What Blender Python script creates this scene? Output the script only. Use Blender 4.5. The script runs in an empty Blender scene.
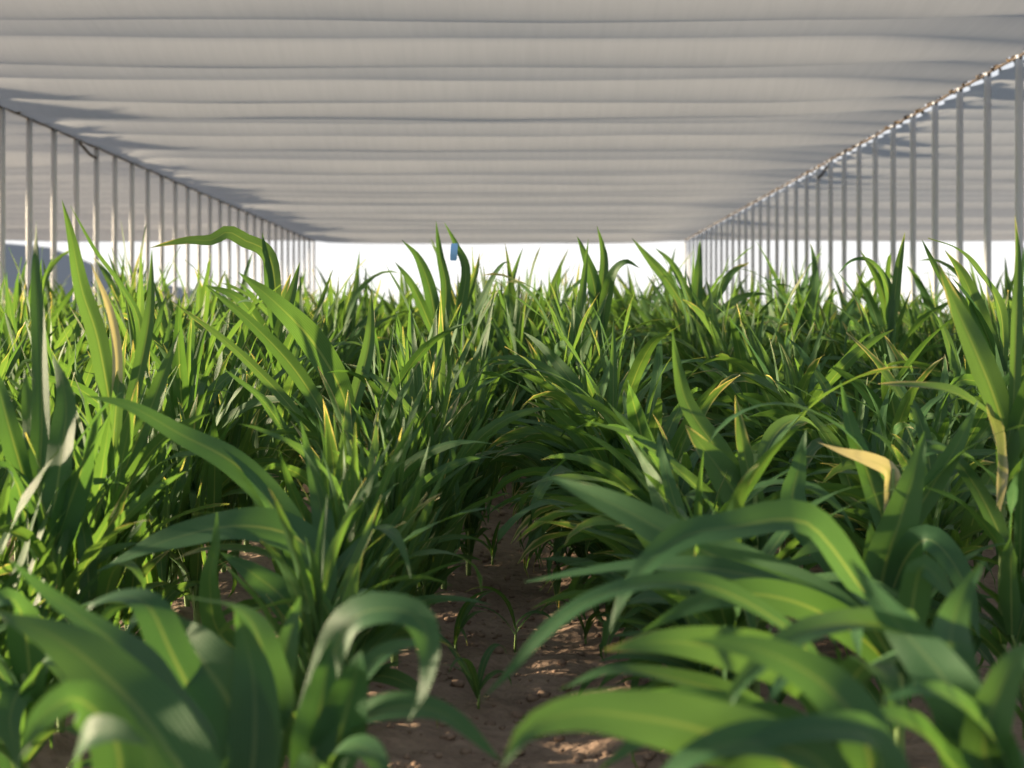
import bpy, math, random
from mathutils import Vector, Matrix, noise

random.seed(7)
S = bpy.context.scene
COL = S.collection
PI = math.pi

# ------------------------------------------------------------------ camera geometry
F = 1400.0            # focal length in pixels (1024 px wide frame)
EYE = 0.85            # eye height
VX, VY = 522.0, 331.0 # vanishing point of the rows


def at(px, py, d):
    """point at distance d (along the rows) that the photograph shows at (px, py)"""
    return Vector(((px - VX) / F * d, d, EYE + (VY - py) / F * d))


# ------------------------------------------------------------------ helpers
def link(name, me, mat, parent=None):
    o = bpy.data.objects.new(name, me)
    COL.objects.link(o)
    if mat is not None and len(me.materials) == 0:
        me.materials.append(mat)
    if parent is not None:
        o.parent = parent
    return o


def tag(o, label=None, cat=None, group=None, kind=None):
    if label: o['label'] = label
    if cat: o['category'] = cat
    if group: o['group'] = group
    if kind: o['kind'] = kind
    return o


def empty(name, loc, rz=0.0):
    o = bpy.data.objects.new(name, None)
    o.empty_display_size = 0.05
    o.location = loc
    o.rotation_euler = (0, 0, rz)
    COL.objects.link(o)
    return o


class MB:
    """collects geometry for one mesh object"""
    def __init__(self):
        self.v = []; self.f = []; self.uv = []; self.tone = []

    def mesh(self, name, smooth=True):
        me = bpy.data.meshes.new(name)
        me.from_pydata([tuple(p) for p in self.v], [], self.f)
        if self.uv:
            lay = me.uv_layers.new(name='UVMap')
            flat = []
            for p in me.polygons:
                for vi in p.vertices:
                    flat.extend(self.uv[vi])
            lay.data.foreach_set('uv', flat)
        if self.tone:
            a = me.attributes.new('tone', 'FLOAT', 'POINT')
            a.data.foreach_set('value', self.tone)
        if smooth:
            me.polygons.foreach_set('use_smooth', [True] * len(me.polygons))
        me.update()
        return me

    def add(self, verts, faces, uvs=None, tone=None):
        b = len(self.v)
        self.v.extend(verts)
        self.f.extend([tuple(i + b for i in f) for f in faces])
        if uvs is not None: self.uv.extend(uvs)
        if tone is not None: self.tone.extend([tone] * len(verts))

    def tube(self, pts, radii, n=8, cap=True, uv=False, tone=None):
        """round tube through pts"""
        vs, fs, us = [], [], []
        m = len(pts)
        for i, p in enumerate(pts):
            a = pts[max(i - 1, 0)]; b = pts[min(i + 1, m - 1)]
            t = (b - a)
            t = t.normalized() if t.length > 1e-9 else Vector((0, 0, 1))
            ref = Vector((0, 1, 0)) if abs(t.y) < 0.9 else Vector((1, 0, 0))
            s = t.cross(ref).normalized(); q = s.cross(t)
            r = radii[i] if isinstance(radii, (list, tuple)) else radii
            for k in range(n):
                an = 2 * PI * k / n
                vs.append(p + s * (r * math.cos(an)) + q * (r * math.sin(an)))
                us.append((k / n, i / max(m - 1, 1)))
        for i in range(m - 1):
            for k in range(n):
                k2 = (k + 1) % n
                fs.append((i * n + k, i * n + k2, (i + 1) * n + k2, (i + 1) * n + k))
        if cap:
            fs.append(tuple(range(n - 1, -1, -1)))
            fs.append(tuple((m - 1) * n + k for k in range(n)))
        self.add(vs, fs, us if uv else None, tone)


def catmull(pts, n):
    """n+1 points evenly in parameter along a Catmull-Rom spline"""
    P = [pts[0] * 2 - pts[1]] + list(pts) + [pts[-1] * 2 - pts[-2]]
    dist = [0.0]
    for i in range(len(pts) - 1):
        dist.append(dist[-1] + max((pts[i + 1] - pts[i]).length, 1e-6))
    out = []
    for k in range(n + 1):
        s = dist[-1] * k / n
        i = 0
        while i < len(pts) - 2 and dist[i + 1] < s: i += 1
        t = (s - dist[i]) / (dist[i + 1] - dist[i])
        p0, p1, p2, p3 = P[i], P[i + 1], P[i + 2], P[i + 3]
        out.append(0.5 * ((2 * p1) + (p2 - p0) * t + (2 * p0 - 5 * p1 + 4 * p2 - p3) * t * t
                          + (3 * p1 - p0 - 3 * p2 + p3) * t ** 3))
    return out


def leaf(mb, cl, W, normal, fold=0.35, ripple=0.0, freq=3.0, phase=0.0, twist=0.0, cols=4, tone=0.5, base=0.4, peak=0.32):
    """maize blade along the centre line cl (base -> tip)"""
    n = len(cl) - 1
    vs, us, fs = [], [], []
    for i, p in enumerate(cl):
        t = i / n
        T = cl[min(i + 1, n)] - cl[max(i - 1, 0)]
        T.normalize()
        side = T.cross(normal)
        if side.length < 0.05:
            side = T.cross(Vector((1, 0, 0)))
        side.normalize()
        if twist:
            side = Matrix.Rotation(twist * t, 3, T) @ side
        N = side.cross(T)
        if t < peak:
            k = base + (1 - base) * math.sin(t / peak * PI / 2)
        else:
            q = (t - peak) / (1 - peak)
            k = (1 - q ** 1.7) ** 0.95
        w = max(W * k * 0.5, 0.0004)
        fo = fold * (1.0 - 0.6 * t)
        for c in range(cols + 1):
            u = -1 + 2 * c / cols
            rp = ripple * W * (abs(u) ** 1.5) * math.sin(2 * PI * freq * t + phase + (1.9 if u > 0 else 0)) * min(1, 4 * t) * (1 - t * 0.5)
            vs.append(p + side * (u * w * math.cos(fo)) + N * (abs(u) * w * math.sin(fo) + rp))
            us.append((c / cols, t))
    m = cols + 1
    for i in range(n):
        for c in range(cols):
            fs.append((i * m + c, i * m + c + 1, (i + 1) * m + c + 1, (i + 1) * m + c))
    mb.add(vs, fs, us, tone)


def free_line(rng, p, az, e0, L, droop, power=1.6, curl=0.0, n=12):
    """a centre line that starts at p towards azimuth az / elevation e0 and bends down"""
    pts = [p.copy()]
    st = L / n
    for i in range(n):
        t = (i + 0.5) / n
        e = e0 - droop * t ** power
        a = az + curl * t
        p = p + Vector((math.cos(e) * math.cos(a), math.cos(e) * math.sin(a), math.sin(e))) * st
        pts.append(p.copy())
    return pts


# ------------------------------------------------------------------ materials
def new_mat(name):
    m = bpy.data.materials.new(name)
    m.use_nodes = True
    nt = m.node_tree
    nt.nodes.clear()
    out = nt.nodes.new('ShaderNodeOutputMaterial')
    return m, nt, out


class G:
    def __init__(self, nt): self.nt = nt
    def n(self, typ, **kw):
        nd = self.nt.nodes.new(typ)
        for k, v in kw.items():
            if hasattr(nd, k): setattr(nd, k, v)
        return nd
    def l(self, a, b): self.nt.links.new(a, b)
    def math(self, op, a, b=None, c=None, clamp=False):
        nd = self.n('ShaderNodeMath', operation=op, use_clamp=clamp)
        for i, x in enumerate((a, b, c)):
            if x is None: continue
            if isinstance(x, (int, float)): nd.inputs[i].default_value = x
            else: self.l(x, nd.inputs[i])
        return nd.outputs[0]
    def mix(self, fac, a, b, blend='MIX'):
        nd = self.n('ShaderNodeMix', data_type='RGBA', blend_type=blend)
        if isinstance(fac, (int, float)): nd.inputs[0].default_value = fac
        else: self.l(fac, nd.inputs[0])
        for i, x in ((6, a), (7, b)):
            if isinstance(x, tuple): nd.inputs[i].default_value = (*x, 1)
            else: self.l(x, nd.inputs[i])
        return nd.outputs[2]


def leaf_material(name, dark, light, dry_amount=0.08, trans=0.36, dry=False, tint=(3.1, 2.5, 0.9)):
    m, nt, out = new_mat(name)
    g = G(nt)
    uv = g.n('ShaderNodeUVMap'); uv.uv_map = 'UVMap'
    sep = g.n('ShaderNodeSeparateXYZ'); g.l(uv.outputs[0], sep.inputs[0])
    u, v = sep.outputs[0], sep.outputs[1]
    at_ = g.n('ShaderNodeAttribute'); at_.attribute_name = 'tone'
    oi = g.n('ShaderNodeObjectInfo')
    rnd = g.math('FRACT', g.math('ADD', g.math('MULTIPLY', at_.outputs['Fac'], 3.7), oi.outputs['Random']))
    tc = g.n('ShaderNodeTexCoord')
    nz = g.n('ShaderNodeTexNoise'); nz.inputs['Scale'].default_value = 9.0; nz.inputs['Detail'].default_value = 3
    g.l(tc.outputs['Object'], nz.inputs['Vector'])
    base = g.mix(g.math('MULTIPLY', g.math('ADD', rnd, nz.outputs[0]), 0.5), dark, light)
    # parallel veins
    vein = g.math('POWER', g.math('ABSOLUTE', g.math('SINE', g.math('MULTIPLY', u, 44.0))), 3.0)
    base = g.mix(g.math('MULTIPLY', vein, 0.22), base, (light[0] * 1.7, light[1] * 1.45, light[2] * 1.6))
    # pale midrib
    mid = g.math('SUBTRACT', 1.0, g.math('MULTIPLY', g.math('ABSOLUTE', g.math('SUBTRACT', u, 0.5)), 16.0), clamp=True)
    mid = g.math('MULTIPLY', mid, g.math('SUBTRACT', 1.0, v, clamp=True))
    base = g.mix(g.math('MULTIPLY', mid, 0.45), base, (0.33, 0.42, 0.17))
    # straw coloured dry tips and edges on some leaves
    straw = (0.50, 0.45, 0.29)
    edge = g.math('MULTIPLY', g.math('ABSOLUTE', g.math('SUBTRACT', u, 0.5)), 2.0)
    nz2 = g.n('ShaderNodeTexNoise'); nz2.inputs['Scale'].default_value = 14.0; nz2.inputs['Detail'].default_value = 4
    g.l(tc.outputs['Object'], nz2.inputs['Vector'])
    dmask = g.math('ADD', g.math('MULTIPLY', v, 0.72), g.math('MULTIPLY', edge, 0.26))
    dmask = g.math('ADD', dmask, g.math('MULTIPLY', g.math('SUBTRACT', nz2.outputs[0], 0.5), 0.35))
    dmask = g.math('ADD', dmask, g.math('MULTIPLY', g.math('SUBTRACT', rnd, 0.5), 0.55))
    thr = 0.35 if dry else 1.03 - dry_amount
    dmask = g.math('MULTIPLY', g.math('SUBTRACT', dmask, thr), 4.0, clamp=True)
    base = g.mix(g.math('MULTIPLY', dmask, 0.9), base, straw)
    bs = g.n('ShaderNodeBsdfPrincipled')
    g.l(base, bs.inputs['Base Color'])
    bs.inputs['Roughness'].default_value = 0.5
    bs.inputs['Specular IOR Level'].default_value = 0.30
    tcol = g.mix(1.0, base, tint, 'MULTIPLY')
    tr = g.n('ShaderNodeBsdfTranslucent'); g.l(tcol, tr.inputs[0])
    bp = g.n('ShaderNodeBump'); bp.inputs['Strength'].default_value = 0.25; bp.inputs['Distance'].default_value = 0.002
    g.l(vein, bp.inputs['Height']); g.l(bp.outputs[0], bs.inputs['Normal'])
    mx = g.n('ShaderNodeMixShader'); mx.inputs[0].default_value = trans
    g.l(bs.outputs[0], mx.inputs[1]); g.l(tr.outputs[0], mx.inputs[2])
    g.l(mx.outputs[0], out.inputs[0])
    return m


M_LEAF = leaf_material('maize_leaf', (0.022, 0.083, 0.026), (0.068, 0.148, 0.050))
M_BROAD = leaf_material('maize_broad_leaf', (0.018, 0.074, 0.032), (0.055, 0.135, 0.048), dry_amount=-0.12, trans=0.33)
M_DRY = leaf_material('maize_dry_leaf', (0.10, 0.15, 0.04), (0.20, 0.24, 0.08), dry=True, trans=0.30, tint=(1.6, 1.5, 0.75))


def simple(name, col, rough=0.6, spec=0.4, metal=0.0, nscale=None, ncol=None, nstr=0.5, bump=0.0):
    m, nt, out = new_mat(name)
    g = G(nt)
    bs = g.n('ShaderNodeBsdfPrincipled')
    bs.inputs['Roughness'].default_value = rough
    bs.inputs['Metallic'].default_value = metal
    bs.inputs['Specular IOR Level'].default_value = spec
    if nscale:
        tc = g.n('ShaderNodeTexCoord')
        nz = g.n('ShaderNodeTexNoise'); nz.inputs['Scale'].default_value = nscale; nz.inputs['Detail'].default_value = 6
        g.l(tc.outputs['Object'], nz.inputs['Vector'])
        g.l(g.mix(g.math('MULTIPLY', nz.outputs[0], nstr * 2, clamp=True), col, ncol), bs.inputs['Base Color'])
        if bump:
            b = g.n('ShaderNodeBump'); b.inputs['Strength'].default_value = bump; b.inputs['Distance'].default_value = 0.02
            g.l(nz.outputs[0], b.inputs['Height']); g.l(b.outputs[0], bs.inputs['Normal'])
    else:
        bs.inputs['Base Color'].default_value = (*col, 1)
    g.l(bs.outputs[0], out.inputs[0])
    return m


M_STALK = simple('maize_stalk', (0.10, 0.19, 0.04), 0.5, 0.4, 0, 12.0, (0.20, 0.28, 0.09))
M_POST = simple('galvanised_steel', (0.66, 0.70, 0.74), 0.5, 0.5, 0.0, 18.0, (0.74, 0.76, 0.78), 0.5)
M_CABLE = simple('dark_cable', (0.07, 0.055, 0.045), 0.7, 0.3)
M_CORD = simple('brown_cord', (0.16, 0.11, 0.06), 0.8, 0.2)
M_BLUE = simple('blue_plastic', (0.26, 0.52, 0.86), 0.45, 0.5)
M_HILL = simple('hazed_hill', (0.32, 0.34, 0.37), 1.0, 0.0, 0, 0.02, (0.28, 0.30, 0.33))  # distance haze is painted into this pale blue-grey
M_CLOD = simple('soil_clod', (0.19, 0.13, 0.095), 0.95, 0.1, 0, 40.0, (0.32, 0.23, 0.17))


def soil_material():
    m, nt, out = new_mat('sandy_soil')
    g = G(nt)
    tc = g.n('ShaderNodeTexCoord')
    a = g.n('ShaderNodeTexNoise'); a.inputs['Scale'].default_value = 5.0; a.inputs['Detail'].default_value = 8; a.inputs['Roughness'].default_value = 0.65
    b = g.n('ShaderNodeTexNoise'); b.inputs['Scale'].default_value = 45.0; b.inputs['Detail'].default_value = 5
    vo = g.n('ShaderNodeTexVoronoi'); vo.inputs['Scale'].default_value = 28.0
    for t in (a, b, vo): g.l(tc.outputs['Object'], t.inputs['Vector'])
    c = g.mix(g.math('MULTIPLY', g.math('SUBTRACT', a.outputs[0], 0.3), 2.2, clamp=True), (0.21, 0.145, 0.105), (0.40, 0.29, 0.215))
    c = g.mix(g.math('MULTIPLY', g.math('SUBTRACT', b.outputs[0], 0.5), 2.0, clamp=True), c, (0.16, 0.11, 0.08))
    bs = g.n('ShaderNodeBsdfPrincipled'); bs.inputs['Roughness'].default_value = 0.95
    bs.inputs['Specular IOR Level'].default_value = 0.15
    g.l(c, bs.inputs['Base Color'])
    h = g.math('ADD', g.math('MULTIPLY', b.outputs[0], 0.6), g.math('MULTIPLY', vo.outputs['Distance'], 0.5))
    bp = g.n('ShaderNodeBump'); bp.inputs['Strength'].default_value = 0.8; bp.inputs['Distance'].default_value = 0.02
    g.l(h, bp.inputs['Height']); g.l(bp.outputs[0], bs.inputs['Normal'])
    g.l(bs.outputs[0], out.inputs[0])
    return m


def cloth_material(name, ca, cb):
    """pale woven shade cloth: lets part of the sky's light through"""
    m, nt, out = new_mat(name)
    g = G(nt)
    tc = g.n('ShaderNodeTexCoord')
    mp = g.n('ShaderNodeMapping'); mp.inputs['Scale'].default_value = (9.0, 0.7, 1.0)
    g.l(tc.outputs['Object'], mp.inputs[0])
    nz = g.n('ShaderNodeTexNoise'); nz.inputs['Scale'].default_value = 2.0; nz.inputs['Detail'].default_value = 6
    g.l(mp.outputs[0], nz.inputs['Vector'])
    # one colour cast per width of cloth (between two wires)
    c = g.mix(nz.outputs[0], ca, cb)
    df = g.n('ShaderNodeBsdfDiffuse'); g.l(c, df.inputs[0])
    tr = g.n('ShaderNodeBsdfTranslucent'); g.l(c, tr.inputs[0])
    mx = g.n('ShaderNodeMixShader'); mx.inputs[0].default_value = 0.60
    g.l(df.outputs[0], mx.inputs[1]); g.l(tr.outputs[0], mx.inputs[2])
    g.l(mx.outputs[0], out.inputs[0])
    return m


M_SOIL = soil_material()
M_CLOTH = cloth_material('shade_cloth', (0.405, 0.425, 0.455), (0.475, 0.495, 0.525))
M_CLOTH_COOL = cloth_material('shade_cloth_cool', (0.43, 0.46, 0.50), (0.50, 0.53, 0.57))

# ------------------------------------------------------------------ setting: ground, roof cloth, hill
def ground():
    mb = MB()
    def sheet(x0, x1, y0, y1, nx, ny, rough):
        vs, fs = [], []
        for j in range(ny + 1):
            for i in range(nx + 1):
                x = x0 + (x1 - x0) * i / nx; y = y0 + (y1 - y0) * j / ny
                z = 0.0
                if rough:
                    r = math.cos((x) * 2 * PI / 0.74)           # furrow in the path, low ridge under each row
                    z = -0.018 * r - 0.012
                    z += 0.020 * noise.fractal(Vector((x * 7, y * 7, 0)), 1.0, 2.0, 4)
                    e = min(1, (x - x0) * 4, (x1 - x) * 4, (y - y0) * 4, (y1 - y) * 4)
                    z = z * max(e, 0) - 0.0
                vs.append(Vector((x, y, z)))
        for j in range(ny):
            for i in range(nx):
                a = j * (nx + 1) + i
                fs.append((a, a + 1, a + nx + 2, a + nx + 1))
        mb.add(vs, fs)
    sheet(-1.2, 1.2, 1.0, 11.0, 110, 420, True)
    sheet(-300, -1.2, -60, 600, 8, 20, False)
    sheet(1.2, 300, -60, 600, 8, 20, False)
    sheet(-1.2, 1.2, -60, 1.0, 2, 2, False)
    sheet(-1.2, 1.2, 11.0, 600, 2, 8, False)
    o = link('ground', mb.mesh('ground'), M_SOIL)
    tag(o, 'bare brown sandy soil of the field, crumbly along the path', 'ground', kind='structure')
ground()

XL, XR = -5.75, 4.5          # the two rows of posts
H = EYE + 2.595                # height of the roof at the posts
Y0, Y1 = 7.35, 38.7
ROOF_L, ROOF_R = -14.6, 16.0
PER = 0.95
SP = 0.86


def roof_z(x, y, sags, drop):
    k = (y - Y0) / PER
    i = int(math.floor(k)); f = k - i
    s = sags[i % len(sags)]
    a = f - 0.5
    z = -s * (1 - 4 * a * a)
    z += 0.006 * noise.noise(Vector((x * 0.9, i * 3.3, 1.0)))
    z *= 1 + 0.22 * noise.noise(Vector((x * 0.35 + i * 9.1, i * 1.7, 4.0)))
    return H + z + drop


def roof_sheet(name, xa, xb, edge_a, edge_b, sagc, seed, label, mat=None, dx=0.45):
    """a bay of shade cloth hung in scallops over cross wires; edge_* give (depth of the laced almond gaps) on that edge"""
    rng = random.Random(seed)
    nb = int(round((Y1 - Y0) / PER))
    sags = [rng.choice((0.09, 0.13, 0.16, 0.19, 0.21)) * rng.uniform(0.85, 1.15) for _ in range(nb)]
    ny = nb * 12
    nx = max(4, int((xb - xa) / dx))
    vs, fs = [], []
    for j in range(ny + 1):
        y = Y0 + (Y1 - Y0) * j / ny
        ph = (y / (SP / 2)) % 1.0
        al = abs(math.sin(PI * ph))
        for i in range(nx + 1):
            t = i / nx
            x0 = xa + edge_a * (0.25 + al)
            x1 = xb - edge_b * (0.25 + al)
            # keep the first column narrow so the almond shape stays at the edge
            x = x0 + (x1 - x0) * t
            drop = -sagc * 4 * t * (1 - t)
            e = min(1.0, (x - x0) / 0.5, (x1 - x) / 1.5)
            z = roof_z(x, y, sags, drop)
            z = (H - 0.12) * (1 - e) + z * e if (edge_a if t < .5 else edge_b) else z
            vs.append(Vector((x, y, z)))
    for j in range(ny):
        for i in range(nx):
            a = j * (nx + 1) + i
            fs.append((a, a + 1, a + nx + 2, a + nx + 1))
    mb = MB(); mb.add(vs, fs)
    o = link(name, mb.mesh(name), mat or M_CLOTH)
    tag(o, label, 'shade cloth', kind='structure')
    return o


roof_sheet('ceiling_centre', XL, XR, 0.018, 0.08, 0.04, 3, 'pale grey shade cloth over the middle bay, hung in cross folds')
roof_sheet('ceiling_left', ROOF_L, XL, 0.0, 0.012, 0.05, 5, 'pale grey shade cloth beyond the left row of posts')
roof_sheet('ceiling_right', XR, ROOF_R, 0.08, 0.0, 0.02, 9, 'cool grey shade cloth beyond the right row of posts', M_CLOTH_COOL)


def hill():
    mb = MB()
    D = 900.0
    prof = [(-900, 80), (-700, 120), (-480, 170), (-300, 200), (-150, 215), (-60, 232), (0, 236), (50, 241), (78, 252), (110, 266), (150, 277), (190, 285), (260, 297), (330, 306), (420, 318), (520, 326), (600, 331)]
    vs, fs = [], []
    rows = 7
    for (px, py) in prof:
        top = at(px, py, D)
        for r in range(rows):
            q = r / (rows - 1)
            z = max(top.z, 1) * (1 - (q - 0.35) ** 2 / (0.65 ** 2)) if q > 0.35 else max(top.z, 1) * (q / 0.35) ** 1.3
            vs.append(Vector((top.x * (1 + 0.5 * (q - 0.35)), D * (1 + 0.5 * (q - 0.35)), z - 1)))
    for i in range(len(prof) - 1):
        for r in range(rows - 1):
            a = i * rows + r
            fs.append((a, a + rows, a + rows + 1, a + 1))
    mb.add(vs, fs)
    o = link('hills', mb.mesh('hills'), M_HILL)
    tag(o, 'dark blue-grey hill sloping down beyond the left row of posts', 'hill', kind='structure')
hill()

# ------------------------------------------------------------------ posts
ORD = ['nearest', 'second', 'third', 'fourth', 'fifth', 'sixth', 'seventh', 'eighth', 'ninth', 'tenth', 'eleventh', 'twelfth', 'thirteenth',
       'fourteenth', 'fifteenth', 'sixteenth', 'seventeenth', 'eighteenth', 'nineteenth', 'twentieth', 'twenty-first', 'twenty-second',
       'twenty-third', 'twenty-fourth', 'twenty-fifth', 'twenty-sixth', 'twenty-seventh', 'twenty-eighth', 'twenty-ninth', 'thirtieth',
       'thirty-first', 'thirty-second', 'thirty-third']


HS = H - 0.045         # level of the post tops, below the wires


def post_mesh():
    """slim square steel tube with rounded corners"""
    mb = MB()
    w = 0.031; r = 0.017
    ring = []
    for cx, cy, a0 in ((1, 1, 0), (-1, 1, 90), (-1, -1, 180), (1, -1, 270)):
        for k in range(4):
            a = math.radians(a0 + 30 * k)
            ring.append((cx * (w - r) + r * math.cos(a), cy * (w - r) + r * math.sin(a)))
    n = len(ring)
    zs = [-0.05, 1.2, 2.4, HS - 0.03]
    vs = [Vector((x, y, z)) for z in zs for x, y in ring]
    fs = [(i * n + k, i * n + (k + 1) % n, (i + 1) * n + (k + 1) % n, (i + 1) * n + k) for i in range(len(zs) - 1) for k in range(n)]
    fs.append(tuple((len(zs) - 1) * n + k for k in range(n)))
    fs.append(tuple(range(n - 1, -1, -1)))
    mb.add(vs, fs)
    return mb.mesh('post_tube', True)


def clamp_mesh():
    """saddle clamp on the post's top that grips the cable"""
    mb = MB()
    z = HS - 0.045
    mb.tube([Vector((0, 0, z - 0.05)), Vector((0, 0, z - 0.01))], 0.034, 12)
    pts = [Vector((0, 0.0 + 0.03 * math.cos(a), HS - 0.03 + 0.03 * math.sin(a))) for a in [PI * k / 8 for k in range(9)]]
    mb.tube(pts, 0.006, 6)
    return mb.mesh('post_clamp', True)


PM, CM = post_mesh(), clamp_mesh()
PM.materials.append(M_POST); CM.materials.append(M_CABLE)


def posts(X, ystart, n, side, brace_at):
    for k in range(n):
        y = ystart + SP * k
        e = empty('steel_post', (X, y, 0), 0)
        which = ORD[k] + (' ' if k else ' ')
        lab = ('nearest slim grey steel post of the %s row under the shade cloth' % side if k == 0 else
               '%s slim grey steel post from the near end of the %s row' % (ORD[k], side))
        if k == n - 1:
            lab = 'farthest slim grey steel post of the %s row, at the open end' % side
        if k == brace_at:
            lab = '%s grey steel post of the %s row, with a short arm under the cable' % (ORD[k], side)
        tag(e, lab, 'post', '%s row of steel posts' % side)
        link('tube', PM, None, e)
        link('clamp', CM, None, e)
        if k == brace_at:
            mb = MB()
            s = -1
            mb.tube([Vector((0, 0, HS - 0.22)), Vector((0, -0.3, HS - 0.20)), Vector((0, -0.62, HS - 0.13)), Vector((0, -0.84, HS - 0.08))], 0.018, 8)
            tag(link('arm', mb.mesh('post_arm'), M_CABLE, e), 'short dark arm reaching along under the cable')


YL, YR = 15.48, 12.67
posts(XL, YL, 28, 'left', 4)
posts(XR, YR, 31, 'right', 10)


def seam(X, side, rng):
    """cable along the post tops to which both cloths are laced"""
    e = empty('roof_cable', (X, 0, HS))
    tag(e, 'dark cable along the tops of the %s posts, laced to the cloth' % side, 'cable')
    mb = MB()
    pts = []
    y = 0.0
    n = 180
    y = 9.0
    while y < Y1:
        pts.append(Vector((rng.uniform(-0.004, 0.004), y, -0.062 + rng.uniform(-0.006, 0.006))))
        y += 0.215
    mb.tube(pts, 0.016 if side == 'right' else 0.024, 6)
    link('cable', mb.mesh('cable'), M_CABLE, e)
    k = 0
    y = math.ceil(9.5 / (SP / 2)) * SP / 2
    while y < Y1 - 0.2 and k < 70:
        mb = MB()
        w = 0.05 if side == 'right' else 0.045
        r = rng.uniform(0.012, 0.018)
        loop = []
        for j in range(9):
            t = j / 8
            loop.append(Vector(((t - 0.5) * 2 * w, y + rng.uniform(-0.05, 0.05), -0.045 + 0.02 * math.sin(t * PI * 3 + k))))
        mb.tube(loop, r, 6)
        link('lacing_cord', mb.mesh('lacing_cord'), M_CORD if k % 3 else M_CABLE, e)
        y += SP / 2
        k += 1


seam(XL, 'left', random.Random(1))
seam(XR, 'right', random.Random(2))

# ------------------------------------------------------------------ maize plants
UP = Vector((0, 0, 1))


def stalk_geo(mb, h, r=0.011, lean=(0, 0), n=8):
    pts, rad = [], []
    nodes = 6
    for i in range(nodes * 3 + 1):
        t = i / (nodes * 3)
        pts.append(Vector((lean[0] * t * t, lean[1] * t * t, -0.04 + (h + 0.04) * t)))
        rad.append(r * (1 - 0.55 * t) * (1.12 if i % 3 == 0 else 1.0))
    mb.tube(pts, rad, n)
    return pts


def make_variant(seed, style, segs=13, cols=4, bias=None):
    """one maize plant about 1 m tall: (stalk mesh, foliage mesh)"""
    rng = random.Random(seed)
    sm = MB()
    h = rng.uniform(0.42, 0.55)
    lean = (rng.uniform(-0.05, 0.05), rng.uniform(-0.05, 0.05))
    pts = stalk_geo(sm, h, rng.uniform(0.010, 0.014), lean)
    fm = MB()
    main = pts
    n = rng.randint(10, 12) if style == 'upright' else rng.randint(9, 11)
    az0 = rng.uniform(0, 2 * PI)
    seq = [(0, i / (n - 1)) for i in range(n)]
    stems = [(main, h)]
    # side shoots from the base
    for q in range(2 if style == 'upright' else 1):
        a = rng.uniform(0, 2 * PI); hs = h * rng.uniform(0.55, 0.85); sp_ = rng.uniform(0.06, 0.14)
        stems.append((stalk_geo(sm, hs, 0.008, (sp_ * math.cos(a), sp_ * math.sin(a))), hs))
        m_ = rng.randint(5, 7)
        seq += [(q + 1, i / (m_ - 1)) for i in range(m_)]
    for i, (si, t) in enumerate(seq):
        pts, h = stems[si]
        z = 0.04 + (h - 0.04) * min(1, t * 1.05)
        k = min(len(pts) - 1, int(z / h * (len(pts) - 1)))
        p = Vector((pts[k].x, pts[k].y, z))
        az = az0 + i * PI + rng.gauss(0, 0.55)
        if bias is not None and rng.random() < 0.6:
            az = bias + rng.gauss(0, 0.6)
        if style == 'upright':
            e0 = math.radians(rng.uniform(66, 86))
            L = rng.uniform(0.42, 0.62) * (0.75 + 0.35 * t)
            droop = rng.uniform(0.15, 1.0) * (1.3 - 0.8 * t)
            W = rng.uniform(0.038, 0.064)
        else:
            e0 = math.radians(rng.uniform(48, 74) + 8 * t)
            L = rng.uniform(0.50, 0.75) * (0.8 + 0.2 * t)
            droop = rng.uniform(0.9, 2.5) * (1.15 - 0.55 * t)
            W = rng.uniform(0.048, 0.076)
        if rng.random() < (0.10 if style == 'upright' else 0.22):
            droop += rng.uniform(0.8, 1.8); L *= 1.15
        if t < 0.2:
            L *= 0.75; W *= 0.7; droop += 0.8
        cl = free_line(rng, p, az, e0, L, droop, rng.uniform(1.2, 2.2), rng.gauss(0, 0.5), segs)
        tw = rng.gauss(0, 0.9) if rng.random() < 0.7 else rng.choice((-1, 1)) * rng.uniform(1.4, 2.8)
        d = Vector((math.cos(az), math.sin(az), 0))
        nrm = (UP * 1.0 - d * 0.55).normalized()
        leaf(fm, cl, W, nrm, rng.uniform(0.15, 0.55), rng.uniform(0.02, 0.17), rng.uniform(2, 4.5), rng.uniform(0, 6), tw, cols, rng.random())
    # rolled youngest leaves standing out of the whorl
    pts, h = stems[0]
    for q in range(2 if style == 'upright' else 1):
        az = rng.uniform(0, 2 * PI)
        cl = free_line(rng, Vector((lean[0], lean[1], h)), az, math.radians(rng.uniform(80, 89)), rng.uniform(0.34, 0.52), rng.uniform(0.1, 0.7), 2.0, 0.2, segs)
        leaf(fm, cl, rng.uniform(0.028, 0.042), Vector((-math.cos(az), -math.sin(az), 0.2)), 0.8, 0.03, 3, 0, rng.gauss(0, 0.5), cols, rng.random())
    s = sm.mesh('maize_stalk'); s.materials.append(M_STALK)
    f = fm.mesh('maize_foliage'); f.materials.append(M_LEAF)
    return s, f


VAR_UP = [make_variant(100 + i, 'upright') for i in range(12)]
VAR_AR = [make_variant(200 + i, 'arching') for i in range(9)]
VAR_LEFT = [make_variant(300 + i, 'arching', bias=PI) for i in range(6)]   # blades blown towards the path


def height_at(d, rng):
    if d < 2.6: h = 0.50
    elif d < 5: h = 0.52 + (d - 2.6) / 2.4 * 0.33
    elif d < 9: h = 0.85 + (d - 5) / 4 * 0.33
    else: h = 1.18 + min(d - 9, 4) / 4 * 0.12
    return h * rng.uniform(0.88, 1.14)


ROWW = 0.70
rows = []
for i in range(-8, 8):
    rows.append((i + 0.5) * ROWW)

ROWN = ['first', 'second', 'third', 'fourth', 'fifth', 'sixth', 'seventh', 'eighth']

HERO_ZONES = []     # (x, y, radius) kept free of random plants


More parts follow.
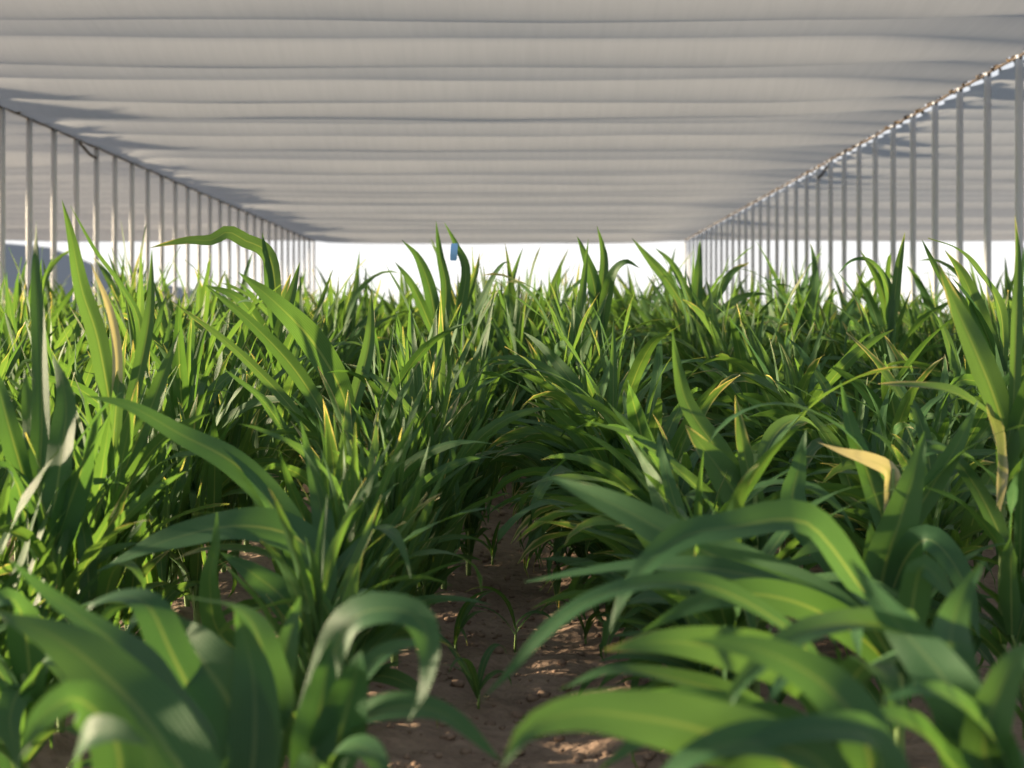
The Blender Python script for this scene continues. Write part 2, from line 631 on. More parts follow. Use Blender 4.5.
# ---- hero plants: blades that the photograph shows one by one --------------------------------
def hero(label, base, h, blades, extra=3, seed=0, lean=(0, 0), style='arching', group=None):
    """base = (x, y) of the stalk; blades = [(points tip->base as (px,py,d), width, normal, fold, twist, dry)]"""
    rng = random.Random(seed)
    e = empty('maize_plant', (base[0], base[1], 0))
    tag(e, label, 'maize plant', group)
    sm = MB()
    pts = stalk_geo(sm, h, 0.012, lean)
    link('stalk', sm.mesh('stalk'), M_STALK, e)
    fm = MB(); dm = MB()
    o = Vector((base[0], base[1], 0))
    for bl in blades:
        P, W = bl[0], bl[1]
        nrm = Vector(bl[2]) if len(bl) > 2 and bl[2] else Vector((0, -0.6, 0.8))
        fold = bl[3] if len(bl) > 3 else 0.25
        tw = bl[4] if len(bl) > 4 else 0.0
        dry = bl[5] if len(bl) > 5 else False
        w = [at(*p) - o for p in P]
        w.reverse()
        z = max(0.05, min(h, w[0].z - 0.10))
        k = max(0, min(len(pts) - 1, int(round((z + 0.04) / (h + 0.04) * (len(pts) - 1)))))
        if (w[0] - pts[k]).length > 0.03:
            w = [pts[k]] + w
        cl = catmull(w, 26)
        leaf(dm if dry else fm, cl, W, nrm.normalized(), fold, 0.05 + 0.03 * rng.random(), rng.uniform(2, 3.5), rng.uniform(0, 6), tw, 6, rng.random(), peak=0.45)
    for q in range(extra):
        t = rng.uniform(0.1, 0.9)
        p = pts[int(t * (len(pts) - 1))]
        az = rng.uniform(0, 2 * PI)
        L = rng.uniform(0.3, 0.5) * (0.8 if h < .4 else 1.1)
        up = style == 'upright'
        cl = free_line(rng, p, az, math.radians(rng.uniform(70, 85) if up else rng.uniform(45, 70)), L, rng.uniform(0.3, 1.0) if up else rng.uniform(1.0, 2.2), 1.5, rng.gauss(0, .4), 14)
        d = Vector((math.cos(az), math.sin(az), 0))
        leaf(fm, cl, rng.uniform(0.04, 0.06), (UP - d * .5).normalized(), 0.3, 0.06, 3, rng.uniform(0, 6), rng.gauss(0, .7), 4, rng.random())
    if fm.v: link('foliage', fm.mesh('foliage'), M_BROAD if base[1] < 3.1 else M_LEAF, e)
    if dm.v: tag(link('dry_blade', dm.mesh('dry_blade'), M_DRY, e), 'pale straw-coloured drying blade')
    HERO_ZONES.append((base[0], base[1], 0.10))
    return e


C = (0, -0.9, 0.45)      # blade faces the camera
U = (0, -0.45, 0.9)      # blade faces up
L_ = (-0.7, -0.5, 0.5)   # faces the sun side
R_ = (0.7, -0.5, 0.5)


def heroes():
    # foreground, left of the path
    hero('broad-leaved low maize plant in the bottom left corner of the field edge', (-0.47, 1.55), 0.22, [
        ([(-8, 610, 1.75), (60, 640, 1.72), (120, 690, 1.68), (165, 745, 1.62), (185, 800, 1.58)], 0.088, C, 0.2, 0.3),
        ([(8, 560, 1.9), (50, 595, 1.9), (110, 640, 1.85), (150, 690, 1.75), (190, 780, 1.6)], 0.075, U, 0.25, 0.3),
        ([(20, 760, 1.5), (40, 720, 1.5), (80, 700, 1.55), (120, 760, 1.55)], 0.06, C, 0.3),
        ([(150, 745, 1.4), (110, 730, 1.42), (80, 760, 1.45)], 0.06, L_, 0.3),
    ], 2, 11)
    hero('low bushy maize plant at the left edge, behind the corner plant', (-0.80, 2.25), 0.30, [
        ([(-30, 640, 2.2), (0, 600, 2.2), (20, 610, 2.22), (30, 680, 2.25)], 0.06, U, 0.3),
        ([(70, 690, 2.1), (50, 660, 2.15), (30, 690, 2.2)], 0.05, U, 0.3),
        ([(20, 770, 2.1), (10, 720, 2.15), (22, 690, 2.2)], 0.05, C, 0.3),
    ], 9, 19)
    hero('low bushy maize plant in the gap behind the left foreground plants', (-0.60, 2.55), 0.32, [
        ([(120, 640, 2.4), (150, 610, 2.45), (190, 640, 2.55)], 0.05, U, 0.3),
    ], 9, 20)
    hero('low maize plant with a broad blade facing the camera, left foreground', (-0.40, 1.85), 0.26, [
        ([(148, 600, 2.0), (175, 630, 1.98), (205, 665, 1.92), (235, 715, 1.88), (245, 780, 1.85)], 0.098, C, 0.15),
        ([(78, 628, 2.0), (90, 606, 2.0), (120, 596, 1.98), (148, 606, 1.95), (170, 650, 1.92), (210, 740, 1.88)], 0.060, U, 0.25),
        ([(300, 596, 2.0), (290, 635, 1.98), (275, 690, 1.95), (265, 760, 1.9)], 0.062, C, 0.35),
        ([(185, 596, 2.0), (240, 610, 2.0), (262, 650, 1.95), (270, 720, 1.9)], 0.06, U, 0.25, 0.5),
        ([(235, 610, 1.9), (248, 650, 1.9), (255, 700, 1.88), (250, 780, 1.85)], 0.075, C, 0.25),
    ], 2, 12)
    hero('low maize plant whose blade arches over and hangs into the path, left foreground', (-0.28, 1.80), 0.25, [
        ([(408, 722, 1.72), (424, 690, 1.72), (430, 650, 1.74), (418, 618, 1.76), (385, 609, 1.78), (350, 622, 1.80), (326, 680, 1.82), (308, 760, 1.82)], 0.062, (-.2, -.6, .7), 0.25),
        ([(330, 640, 1.8), (325, 680, 1.8), (315, 740, 1.8)], 0.06, C, 0.3),
        ([(440, 640, 1.9), (390, 650, 1.9), (350, 690, 1.88), (320, 750, 1.85)], 0.05, U, 0.3),
        ([(500, 760, 1.75), (440, 712, 1.78), (380, 712, 1.8), (330, 745, 1.82)], 0.055, U, 0.3),
        ([(395, 800, 1.6), (370, 752, 1.65), (340, 750, 1.7), (320, 790, 1.75)], 0.06, U, 0.2),
        ([(362, 650, 1.75), (352, 690, 1.78), (335, 750, 1.8)], 0.07, C, 0.3),
    ], 2, 13)
    hero('maize plant with a long dark blade arching sideways, left of the path', (-0.42, 2.75), 0.34, [
        ([(95, 572, 2.75), (165, 541, 2.75), (240, 526, 2.75), (300, 540, 2.75), (322, 580, 2.75)], 0.085, (0, -.75, .65), 0.25, 0.2),
        ([(86, 396, 2.85), (130, 406, 2.85), (180, 434, 2.85), (235, 464, 2.82), (285, 515, 2.8), (318, 580, 2.76)], 0.058, C, 0.22),
        ([(217, 512, 2.6), (216, 545, 2.6), (210, 585, 2.65), (225, 640, 2.7)], 0.048, C, 0.4),
        ([(220, 552, 2.7), (255, 575, 2.7), (285, 600, 2.7), (312, 640, 2.75)], 0.07, C, 0.2),
        ([(235, 455, 2.9), (262, 500, 2.9), (292, 545, 2.85), (315, 600, 2.8)], 0.055, C, 0.35),
        ([(440, 640, 2.5), (400, 612, 2.6), (350, 600, 2.7)], 0.05, U, 0.3),
        ([(300, 420, 3.0), (315, 480, 3.0), (325, 540, 2.9), (322, 620, 2.8)], 0.05, C, 0.4),
    ], 4, 14, style='upright')
    # the tall ones at the left edge
    hero('tall bright maize plant at the left edge with a blade up to the posts', (-1.05, 3.05), 0.55, [
        ([(36, 222, 3.05), (36, 270, 3.05), (40, 330, 3.05), (42, 420, 3.05), (38, 520, 3.05)], 0.050, (-.3, -.9, .2), 0.35),
        ([(52, 352, 3.0), (66, 400, 3.0), (62, 450, 3.0), (52, 520, 3.0)], 0.075, (-.3, -.9, .2), 0.2),
        ([(24, 366, 3.1), (30, 420, 3.1), (38, 470, 3.1), (44, 540, 3.1)], 0.062, (-.3, -.9, .2), 0.25),
        ([(102, 412, 2.95), (90, 440, 2.95), (78, 480, 3.0), (56, 540, 3.0)], 0.075, R_, 0.3),
        ([(-30, 340, 3.0), (-5, 380, 3.0), (10, 430, 3.0), (30, 500, 3.05)], 0.05, C, 0.4),
        ([(-40, 520, 2.9), (-10, 470, 2.95), (15, 480, 3.0), (35, 560, 3.05)], 0.06, U, 0.3),
    ], 3, 15, style='upright')
    hero('tall maize plant with a half-dry upright blade before the left posts', (-1.02, 3.5), 0.62, [
        ([(62, 200, 3.5), (72, 240, 3.5), (82, 290, 3.5), (98, 340, 3.5), (112, 420, 3.5)], 0.052, C, 0.45, 0.4),
        ([(70, 205, 3.6), (95, 250, 3.6), (120, 285, 3.6), (140, 330, 3.6), (132, 420, 3.6)], 0.022, U, 0.4),
        ([(90, 262, 3.5), (110, 310, 3.5), (118, 360, 3.5), (115, 430, 3.5)], 0.028, C, 0.5, 0, True),
        ([(152, 250, 3.5), (150, 310, 3.5), (140, 370, 3.5), (122, 440, 3.5)], 0.04, C, 0.5),
        ([(180, 330, 3.5), (165, 370, 3.5), (150, 410, 3.5), (125, 470, 3.5)], 0.05, C, 0.4),
    ], 3, 16, style='upright')
    hero('maize plant whose dark blade floats level before the left posts', (-0.93, 5.3), 0.86, [
        ([(150, 248, 5.3), (170, 243, 5.3), (190, 240, 5.3), (212, 240, 5.3), (228, 232, 5.3), (246, 241, 5.3), (262, 248, 5.3), (272, 264, 5.3), (276, 300, 5.3)], 0.058, (0, -.97, .25), 0.15),
        ([(262, 232, 5.3), (268, 270, 5.3), (272, 310, 5.3)], 0.04, C, 0.4),
        ([(300, 262, 5.2), (290, 300, 5.2), (278, 340, 5.25)], 0.05, C, 0.4),
        ([(205, 285, 5.2), (240, 300, 5.2), (268, 340, 5.25)], 0.05, C, 0.4),
    ], 4, 17, style='upright')
    hero('maize plant with a broad blue-green blade leaning left, behind the left foreground', (-0.50, 4.0), 0.60, [
        ([(238, 272, 3.9), (278, 305, 3.9), (315, 345, 3.95), (343, 395, 4.0)], 0.080, C, 0.25),
        ([(205, 285, 4.0), (250, 322, 4.0), (295, 370, 4.0), (332, 430, 4.0)], 0.048, C, 0.35),
        ([(170, 300, 4.0), (230, 345, 4.0), (285, 400, 4.0), (325, 455, 4.0)], 0.032, C, 0.35),
        ([(225, 370, 3.9), (262, 400, 3.9), (300, 450, 3.95)], 0.05, U, 0.3),
        ([(372, 290, 4.1), (368, 350, 4.1), (350, 420, 4.0)], 0.045, C, 0.5),
    ], 3, 18, style='upright')
    # foreground, right of the path
    hero('maize plant with a great folded blade arching left, right foreground', (0.58, 2.15), 0.42, [
        ([(610, 634, 2.05), (622, 598, 2.06), (652, 560, 2.08), (690, 534, 2.1), (735, 527, 2.1), (775, 520, 2.12), (806, 523, 2.12), (832, 548, 2.13), (868, 598, 2.14), (905, 632, 2.15)], 0.076, (0.1, -.65, .75), 0.3, 0.2),
        ([(642, 632, 2.1), (690, 606, 2.1), (740, 594, 2.1), (795, 602, 2.12), (850, 630, 2.15), (890, 670, 2.15)], 0.058, C, 0.3),
        ([(541, 474, 2.5), (580, 490, 2.45), (625, 510, 2.4), (680, 540, 2.35), (750, 572, 2.3), (840, 610, 2.2)], 0.075, C, 0.3),
        ([(525, 582, 2.3), (580, 572, 2.28), (640, 566, 2.25), (720, 570, 2.2), (800, 590, 2.2), (870, 630, 2.15)], 0.05, U, 0.3),
        ([(960, 610, 2.1), (935, 575, 2.1), (920, 570, 2.12), (910, 620, 2.14)], 0.05, C, 0.3),
    ], 2, 21)
    hero('maize plant with long blades hanging left towards the soil path, right foreground', (0.42, 1.9), 0.36, [
        ([(478, 704, 1.85), (510, 672, 1.86), (545, 632, 1.87), (590, 600, 1.88), (650, 584, 1.9), (720, 590, 1.9), (800, 640, 1.9)], 0.040, U, 0.3),
        ([(604, 650, 1.8), (660, 642, 1.8), (720, 648, 1.82), (780, 664, 1.85), (820, 700, 1.88)], 0.066, C, 0.25),
        ([(728, 728, 1.6), (730, 700, 1.6), (760, 664, 1.62), (810, 630, 1.65), (870, 624, 1.7), (930, 640, 1.75)][0:6], 0.055, U, 0.35),
        ([(650, 690, 1.75), (700, 700, 1.78), (750, 720, 1.8), (800, 740, 1.85)], 0.06, C, 0.3),
        ([(560, 690, 1.9), (610, 670, 1.9), (680, 680, 1.9), (760, 710, 1.9)], 0.04, U, 0.3),
        ([(600, 770, 1.7), (660, 728, 1.75), (720, 712, 1.8), (790, 730, 1.85)], 0.05, U, 0.3),
    ], 2, 22)
    hero('lowest maize plant with a wide blade at the path mouth, right foreground', (0.36, 1.45), 0.22, [
        ([(500, 770, 1.42), (530, 728, 1.42), (580, 712, 1.43), (630, 716, 1.44), (700, 730, 1.45), (790, 770, 1.45)], 0.070, C, 0.2),
        ([(720, 765, 1.4), (770, 738, 1.4), (830, 730, 1.4), (880, 760, 1.42)], 0.06, U, 0.3),
        ([(690, 640, 1.5), (760, 650, 1.5), (830, 690, 1.5), (870, 760, 1.46)], 0.06, C, 0.3),
        ([(640, 800, 1.4), (700, 752, 1.4), (780, 745, 1.4), (840, 790, 1.42)], 0.07, U, 0.3),
    ], 2, 23)
    hero('maize plant with a broad yellow-green blade in the bottom right corner', (0.66, 1.6), 0.30, [
        ([(820, 520, 1.75), (850, 560, 1.73), (895, 620, 1.7), (945, 680, 1.65), (985, 740, 1.62), (1010, 800, 1.6)][1:], 0.075, L_, 0.25),
        ([(985, 560, 1.8), (960, 600, 1.78), (950, 650, 1.7), (960, 720, 1.65), (980, 780, 1.6)], 0.07, C, 0.3),
        ([(880, 700, 1.55), (930, 690, 1.55), (980, 720, 1.58), (1020, 780, 1.6)], 0.06, U, 0.3),
        ([(1060, 660, 1.6), (1030, 650, 1.6), (1000, 690, 1.6), (990, 770, 1.6)], 0.06, C, 0.3),
        ([(830, 768, 1.5), (870, 720, 1.52), (920, 730, 1.55), (970, 780, 1.58)], 0.06, U, 0.3),
    ], 2, 24)
    hero('maize plant with an upright broad blade between arching ones, right of path', (0.70, 2.7), 0.48, [
        ([(925, 430, 2.65), (915, 470, 2.65), (900, 520, 2.66), (884, 570, 2.68), (878, 620, 2.7)], 0.082, C, 0.35),
        ([(806, 430, 2.8), (798, 470, 2.8), (795, 510, 2.78), (830, 570, 2.75), (872, 620, 2.7)][0:3] + [(840, 570, 2.74)], 0.066, C, 0.3),
        ([(980, 640, 2.5), (960, 575, 2.55), (930, 540, 2.6), (905, 560, 2.65)], 0.06, C, 0.3),
        ([(790, 560, 2.6), (820, 545, 2.62), (850, 560, 2.66), (870, 620, 2.7)], 0.06, R_, 0.3),
        ([(870, 520, 2.7), (872, 560, 2.7), (874, 620, 2.7)], 0.06, C, 0.4),
    ], 3, 25)
    hero('maize plant with one pale straw-coloured blade, right of the path', (0.78, 2.95), 0.56, [
        ([(818, 442, 2.9), (842, 452, 2.9), (868, 460, 2.92), (888, 470, 2.94), (893, 492, 2.95), (892, 530, 2.95)], 0.046, C, 0.3, 0.2, True),
        ([(978, 400, 2.95), (960, 440, 2.95), (930, 490, 2.95), (900, 540, 2.95)], 0.05, C, 0.3),
        ([(840, 380, 3.0), (852, 430, 3.0), (870, 480, 2.97), (888, 540, 2.95)], 0.05, C, 0.4),
    ], 3, 26)
    hero('maize plant with a stout upright blade left of the straw-coloured one', (0.55, 3.3), 0.56, [
        ([(685, 425, 3.3), (705, 450, 3.3), (730, 485, 3.3), (752, 525, 3.3)], 0.085, C, 0.3),
        ([(672, 330, 3.35), (678, 370, 3.35), (690, 410, 3.35), (730, 470, 3.32), (752, 530, 3.3)], 0.055, C, 0.45),
        ([(735, 395, 3.3), (742, 440, 3.3), (752, 490, 3.3), (758, 540, 3.3)], 0.05, C, 0.5),
        ([(585, 420, 3.3), (640, 440, 3.3), (700, 490, 3.3), (745, 540, 3.3)], 0.05, U, 0.3),
        ([(560, 520, 3.2), (620, 540, 3.2), (690, 560, 3.25), (740, 580, 3.3)], 0.045, U, 0.3),
    ], 3, 27)
    hero('tall maize plant with a long lit blade rising leftwards at the right edge', (1.08, 3.15), 0.60, [
        ([(938, 262, 3.2), (955, 305, 3.2), (975, 350, 3.18), (995, 400, 3.17), (1008, 450, 3.15)], 0.068, C, 0.35),
        ([(878, 384, 3.1), (925, 386, 3.1), (965, 398, 3.12), (1000, 430, 3.15)], 0.055, U, 0.35),
        ([(992, 540, 3.0), (1000, 490, 3.02), (998, 440, 3.05), (990, 415, 3.1), (1004, 430, 3.15)][0:4], 0.06, R_, 0.3, 0, True),
        ([(1015, 215, 3.3), (1018, 260, 3.3), (1016, 330, 3.2), (1012, 420, 3.15)], 0.03, C, 0.5),
        ([(1055, 330, 3.1), (1035, 380, 3.1), (1018, 430, 3.15)], 0.06, C, 0.3),
        ([(900, 470, 3.0), (940, 450, 3.0), (985, 470, 3.1)], 0.05, U, 0.3),
    ], 3, 28)
    # plants against the white sky
    hero('tall maize plant with two upright blades against the sky at mid-field', (-0.42, 6.9), 0.86, [
        ([(436, 221, 6.9), (440, 255, 6.9), (446, 290, 6.9), (442, 340, 6.9)], 0.055, C, 0.4),
        ([(444, 222, 6.85), (456, 245, 6.85), (466, 275, 6.85), (452, 340, 6.87)], 0.055, C, 0.4),
        ([(402, 240, 6.9), (418, 258, 6.9), (430, 290, 6.9), (438, 340, 6.9)], 0.07, C, 0.35),
        ([(395, 262, 6.8), (412, 285, 6.8), (432, 330, 6.85)], 0.05, C, 0.3),
        ([(480, 252, 6.9), (474, 280, 6.9), (455, 330, 6.9)], 0.04, C, 0.5),
        ([(515, 268, 6.9), (506, 262, 6.9), (494, 276, 6.9), (470, 320, 6.9)], 0.05, U, 0.3),
    ], 4, 31, style='upright')
    hero('tall maize plant with a curled blade against the sky right of the path', (0.38, 6.6), 0.86, [
        ([(597, 226, 6.6), (602, 245, 6.6), (604, 268, 6.6), (598, 320, 6.6)], 0.05, C, 0.4),
        ([(577, 236, 6.6), (586, 258, 6.6), (594, 285, 6.6), (600, 330, 6.6)], 0.07, C, 0.35),
        ([(640, 268, 6.5), (625, 262, 6.5), (610, 280, 6.55), (602, 330, 6.6)], 0.06, C, 0.3),
        ([(560, 300, 6.5), (575, 305, 6.5), (595, 340, 6.6)], 0.05, U, 0.3),
    ], 4, 32, style='upright')
    hero('maize plant with a stiff blade slanting left against the white sky gap', (1.0, 8.0), 0.98, [
        ([(632, 238, 8.0), (648, 258, 8.0), (668, 282, 8.0), (692, 320, 8.0)], 0.075, C, 0.35),
        ([(655, 248, 8.0), (672, 264, 8.0), (690, 300, 8.0)], 0.05, C, 0.3),
        ([(700, 240, 8.0), (698, 280, 8.0), (696, 320, 8.0)], 0.06, C, 0.3),
        ([(750, 262, 8.0), (730, 275, 8.0), (705, 315, 8.0)], 0.06, C, 0.3),
    ], 4, 33, style='upright')
    hero('maize plant with a humped blade before the right posts', (1.62, 6.2), 0.84, [
        ([(838, 274, 6.2), (850, 262, 6.2), (866, 260, 6.2), (880, 272, 6.2), (890, 300, 6.2)], 0.055, U, 0.35),
        ([(905, 232, 6.2), (898, 270, 6.2), (892, 320, 6.2)], 0.045, C, 0.4),
        ([(860, 250, 6.25), (880, 285, 6.22), (890, 330, 6.2)], 0.05, C, 0.4),
    ], 4, 34, style='upright')
    hero('maize plant with two arching blades before the nearest right posts', (1.55, 4.5), 0.72, [
        ([(928, 238, 4.5), (955, 248, 4.5), (978, 270, 4.5), (1000, 310, 4.5)], 0.045, U, 0.35),
        ([(922, 240, 4.6), (940, 275, 4.55), (965, 310, 4.5), (1000, 360, 4.5)], 0.045, C, 0.4),
        ([(945, 250, 4.5), (965, 280, 4.5), (985, 330, 4.5)], 0.06, C, 0.4),
    ], 4, 35, style='upright')


heroes()

# a small blue plastic tag on the mid-field plant
def blue_tag():
    mb = MB()
    c = at(454, 252, 6.83)
    w, hh, t = 0.017, 0.042, 0.0025
    vs, fs = [], []
    ny = 8
    for j in range(ny + 1):
        q = j / ny
        bend = 0.010 * math.sin(q * PI)
        ww = w * (1 if 0.08 < q < 0.92 else 0.8)
        for sx, sy in ((-1, -1), (1, -1), (1, 1), (-1, 1)):
            vs.append(Vector((c.x + sx * ww + 0.006 * (q - .5), c.y - bend + sy * t, c.z - hh + 2 * hh * q)))
    for j in range(ny):
        for k in range(4):
            fs.append((j * 4 + k, j * 4 + (k + 1) % 4, (j + 1) * 4 + (k + 1) % 4, (j + 1) * 4 + k))
    fs.append((3, 2, 1, 0)); fs.append(tuple(ny * 4 + k for k in range(4)))
    mb.add(vs, fs)
    o = link('plant_tag', mb.mesh('plant_tag', False), M_BLUE)
    tag(o, 'small blue plastic tag caught between two upright maize blades', 'tag')
blue_tag()

# ---- the rows ---------------------------------------------------------------------------------
def free(x, y):
    return all((x - hx) ** 2 + (y - hy) ** 2 > r * r for hx, hy, r in HERO_ZONES)


rng = random.Random(42)
near, far = [], []
DNEAR = 9.2
for X in rows:
    y = 1.3 + rng.uniform(0, 0.1)
    while y < 38.4:
        x = X + rng.gauss(0, 0.09 if (abs(X) > 0.6 and y < 6) else 0.035)
        if abs(X) < 0.5:
            if y < 4.0: x += 0.06 * (1 if X > 0 else -1)
            else: x += rng.uniform(-0.05, min(0.30, 0.10 * (y - 3.6))) * (-1 if X > 0 else 1)
        vis = abs(x) < 0.372 * y + 0.12
        d = y
        if vis and y < DNEAR:
            if free(x, y) and not (abs(X) < 0.5 and y < 2.3) and not (abs(X) < 1.2 and y < 2.5):
                near.append((x, y, X))
            y += rng.uniform(0.075, 0.13) if y < 5 else rng.uniform(0.15, 0.23)
        else:
            if vis or abs(x) < 0.372 * y + (0.45 if x < 0 else 1.2):
                far.append((x, y, X, vis))
            y += rng.uniform(0.2, 0.30) if y < 16 else rng.uniform(0.32, 0.5)

near.sort(key=lambda p: p[1])
N_IND = 300 - len(HERO_ZONES)
over = near[N_IND:]
near = near[:N_IND]
far += [(x, y, X, True) for x, y, X in over]
counts = {}
order = {}
for (x, y) in [(p[0], p[1]) for p in near] + [(hx, hy) for hx, hy, _ in HERO_ZONES]:
    order.setdefault(('left' if x < 0 else 'right', int(abs(x) / ROWW)), []).append((y, x))
for v in order.values(): v.sort()
for (x, y, X) in near:
    if X > 0 and abs(X) < 1.5 and y < 5.5:
        var = rng.choice(VAR_LEFT + VAR_AR[:3])
    elif X > 0:
        var = rng.choice(VAR_LEFT[:2] + VAR_AR[:4] + VAR_UP)
    elif X > -0.5 and y > 3:
        var = rng.choice(VAR_UP)
    else:
        var = rng.choice(VAR_UP + VAR_AR[:2])
    h = height_at(y, rng)
    if X < -0.6 and y < 5: h *= 1.08
    e = empty('maize_plant', (x, y, 0), rng.uniform(-0.5, 0.5) if var in VAR_LEFT else rng.uniform(0, 2 * PI))
    if var in VAR_AR: h *= 1.05
    e.scale = (h * 0.5 + 0.42, h * 0.5 + 0.42, h)
    side = 'left' if x < 0 else 'right'
    ri = int(abs(x) / ROWW)
    key = (side, ri)
    k = counts.get(key, 0); counts[key] = k + 1
    rank = order[key].index((y, x))
    dist = 'near end' if y < 4.5 else ('middle' if y < 7 else 'far stretch')
    grp = '%s row of maize %s of the soil path' % (ROWN[ri], side)
    if rank < 14:
        lab = '%s green maize plant from the near end of the %s row %s of the path' % (ORD[rank] if rank else 'first', ROWN[ri], side)
    else:
        d14 = {'near end': 'not far along', 'middle': 'midway along', 'far stretch': 'far along'}[dist]
        lab = 'slim green maize plant %s the %s row %s of the path' % (d14, ROWN[ri], side)
        grp += ', ' + d14
    tag(e, lab, 'maize plant', grp)
    s = bpy.data.objects.new('stalk', var[0]); COL.objects.link(s); s.parent = e
    f = bpy.data.objects.new('foliage', var[1]); COL.objects.link(f); f.parent = e

# everything further back: one mesh of the remaining plants
def far_crop():
    mb = MB()
    r = random.Random(77)
    for (x, y, X, vis) in far:
        h = height_at(y, r) * (1.0 if vis else 0.9)
        hi = vis and y < 14
        n = 9 if hi else 6
        segs = 7 if hi else 4
        cols = 2
        az0 = r.uniform(0, 2 * PI)
        for i in range(n):
            t = i / (n - 1)
            z = h * (0.1 + 0.42 * t)
            az = az0 + i * PI + r.gauss(0, 0.6)
            e0 = math.radians(r.uniform(58, 86))
            L = h * r.uniform(0.42, 0.62)
            cl = free_line(r, Vector((x, y, z)), az, e0, L, r.uniform(0.2, 1.5) * (1.2 - 0.6 * t), 1.6, r.gauss(0, .4), segs)
            d = Vector((math.cos(az), math.sin(az), 0))
            leaf(mb, cl, r.uniform(0.045, 0.07), (UP - d * 0.5).normalized(), 0.35, 0.0, 3, 0, r.gauss(0, 0.9), cols, r.random())
    o = link('maize_crop', mb.mesh('maize_crop'), M_LEAF)
    tag(o, 'dense mass of maize filling the far field up to the posts', 'maize crop', kind='stuff')
far_crop()

# ---- crumbs of soil on the path and thin weeds -------------------------------------------------
BALL = [Vector(p) for p in ((1, 0, 0), (-1, 0, 0), (0, 1, 0), (0, -1, 0), (0, 0, 1), (0, 0, -1))]
BALLF = []
def _ball():
    base = [(0, 2, 4), (2, 1, 4), (1, 3, 4), (3, 0, 4), (2, 0, 5), (1, 2, 5), (3, 1, 5), (0, 3, 5)]
    mids = {}
    def mid(a, b):
        k = (min(a, b), max(a, b))
        if k not in mids:
            BALL.append(((BALL[a] + BALL[b]) / 2).normalized()); mids[k] = len(BALL) - 1
        return mids[k]
    for a, b, c in base:
        ab, bc, ca = mid(a, b), mid(b, c), mid(c, a)
        BALLF.extend([(a, ab, ca), (ab, b, bc), (ca, bc, c), (ab, bc, ca)])
_ball()


def clods():
    mb = MB()
    r = random.Random(5)
    for k in range(1500):
        y = 2.2 + 7 * r.random() ** 1.5
        x = r.uniform(-0.38, 0.38)
        s = r.choice((0.003, 0.004, 0.006, 0.008, 0.013)) * r.uniform(0.7, 1.3)
        z = -0.03 + 0.02 * noise.fractal(Vector((x * 7, y * 7, 0)), 1.0, 2.0, 4) + 0.018 * (1 - math.cos(x * 2 * PI / 0.74))
        sq = (r.uniform(0.8, 1.3), r.uniform(0.8, 1.3), r.uniform(0.55, 0.8))
        vs = [Vector((x + q.x * s * sq[0] * r.uniform(.8, 1.15), y + q.y * s * sq[1] * r.uniform(.8, 1.15), z + s * 0.25 + q.z * s * sq[2] * r.uniform(.85, 1.1))) for q in BALL]
        mb.add(vs, BALLF)
    o = link('soil_clods', mb.mesh('soil_clods', True), M_CLOD)
    tag(o, 'loose crumbs and clods of brown soil along the path', 'soil clods', kind='stuff')
clods()


def weeds():
    r = random.Random(8)
    spots = [(478, 700, 'beside the left foreground maize'), (515, 640, 'in the middle of the path'), (560, 560, 'near the right-hand row'), (492, 560, 'near the left-hand row'),
             (585, 640, 'under the right foreground blades'), (455, 650, 'under the hanging blade on the left'), (535, 520, 'where the path narrows')]
    for (px, py, where) in spots:
        d = F * EYE / (py - VY)
        p = at(px, py, d)
        e = empty('weed_seedling', (p.x, p.y, -0.015))
        tag(e, 'thin dark weed seedling on the bare soil %s' % where, 'weed')
        fm = MB(); sm = MB()
        hh = r.uniform(0.03, 0.06)
        sm.tube([Vector((0, 0, -0.02)), Vector((0.002, 0, hh * .6)), Vector((0.004, 0.002, hh))], [0.004, 0.003, 0.002], 6)
        for i in range(r.randint(4, 6)):
            az = r.uniform(0, 2 * PI)
            cl = free_line(r, Vector((0, 0, hh * r.uniform(.3, 1))), az, math.radians(r.uniform(50, 80)), r.uniform(0.12, 0.26), r.uniform(1.0, 2.4), 1.4, r.gauss(0, .4), 9)
            leaf(fm, cl, r.uniform(0.012, 0.02), (UP - Vector((math.cos(az), math.sin(az), 0)) * .5).normalized(), 0.4, 0, 3, 0, r.gauss(0, .5), 2, r.random())
        link('stem', sm.mesh('stem'), M_STALK, e)
        link('foliage', fm.mesh('foliage'), M_LEAF, e)
weeds()

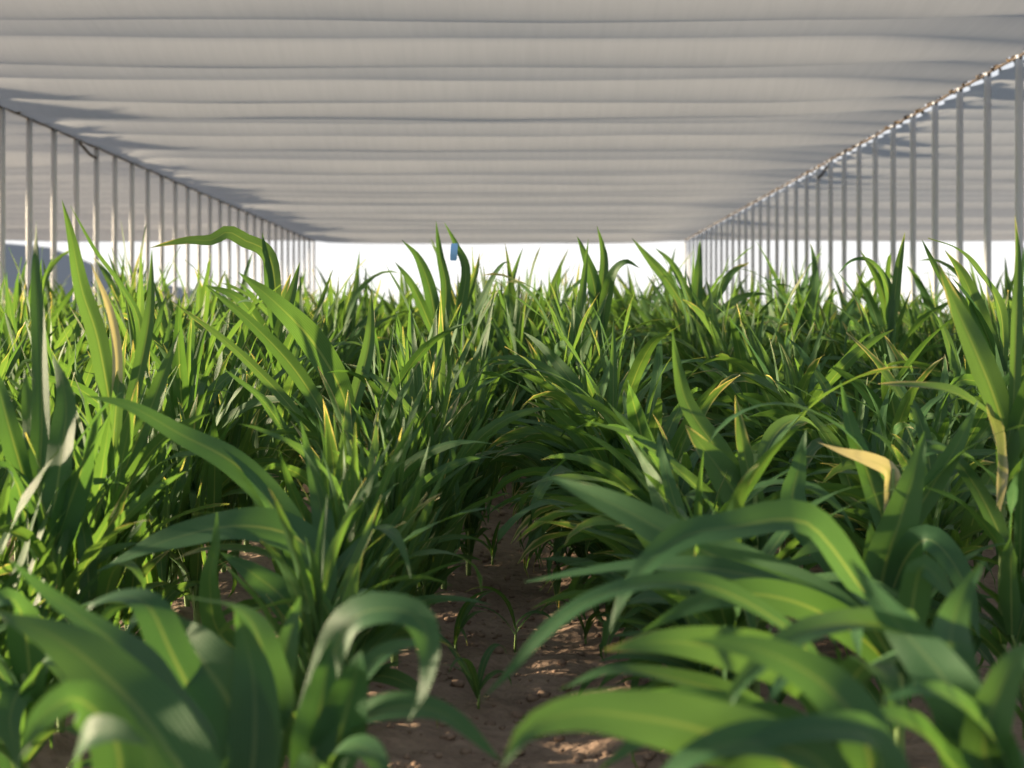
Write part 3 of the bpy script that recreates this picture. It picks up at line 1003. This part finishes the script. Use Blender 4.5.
# ------------------------------------------------------------------ light
w = bpy.data.worlds.new('sky'); S.world = w; w.use_nodes = True
nt = w.node_tree; nt.nodes.clear(); g = G(nt)
out = g.n('ShaderNodeOutputWorld'); bg = g.n('ShaderNodeBackground')
tc = g.n('ShaderNodeTexCoord'); sp = g.n('ShaderNodeSeparateXYZ')
g.l(tc.outputs['Generated'], sp.inputs[0])
cr = g.n('ShaderNodeValToRGB')
e = cr.color_ramp.elements
e[0].position = 0.0; e[0].color = (1.0, 0.98, 0.95, 1)
e[1].position = 1.0; e[1].color = (0.20, 0.23, 0.28, 1)
m_ = cr.color_ramp.elements.new(0.22); m_.color = (0.62, 0.66, 0.72, 1)
g.l(sp.outputs[2], cr.inputs[0]); g.l(cr.outputs[0], bg.inputs[0])
bg.inputs[1].default_value = 1.25
g.l(bg.outputs[0], out.inputs[0])

EL, AZ = math.radians(5.6), math.radians(77)     # low sun, from the left (azimuth counted from straight ahead)
sd = bpy.data.lights.new('sun', 'SUN'); sd.energy = 17.0; sd.angle = math.radians(2.0); sd.color = (1.0, 0.80, 0.55)
so = bpy.data.objects.new('sun', sd); COL.objects.link(so)
to_sun = Vector((-math.sin(AZ) * math.cos(EL), math.cos(AZ) * math.cos(EL), math.sin(EL)))
so.rotation_euler = to_sun.to_track_quat('Z', 'Y').to_euler()
so.location = (-10, 0, 6)

# ------------------------------------------------------------------ camera
cd = bpy.data.cameras.new('camera'); cam = bpy.data.objects.new('camera', cd); COL.objects.link(cam)
cam.location = (0, 0, EYE); cam.rotation_euler = (PI / 2, 0, 0)
cd.sensor_width = 36.0; cd.lens = F / 1024 * 36.0
cd.shift_x = (512 - VX) / 1024; cd.shift_y = -(384 - VY) / 1024
cd.clip_end = 3000
cd.dof.use_dof = True; cd.dof.focus_distance = 4.6; cd.dof.aperture_fstop = 3.4
S.camera = cam

S.view_settings.view_transform = 'Standard'
S.view_settings.look = 'None'
S.view_settings.gamma = 1.0
S.view_settings.use_curve_mapping = False
S.view_settings.exposure = 0.0
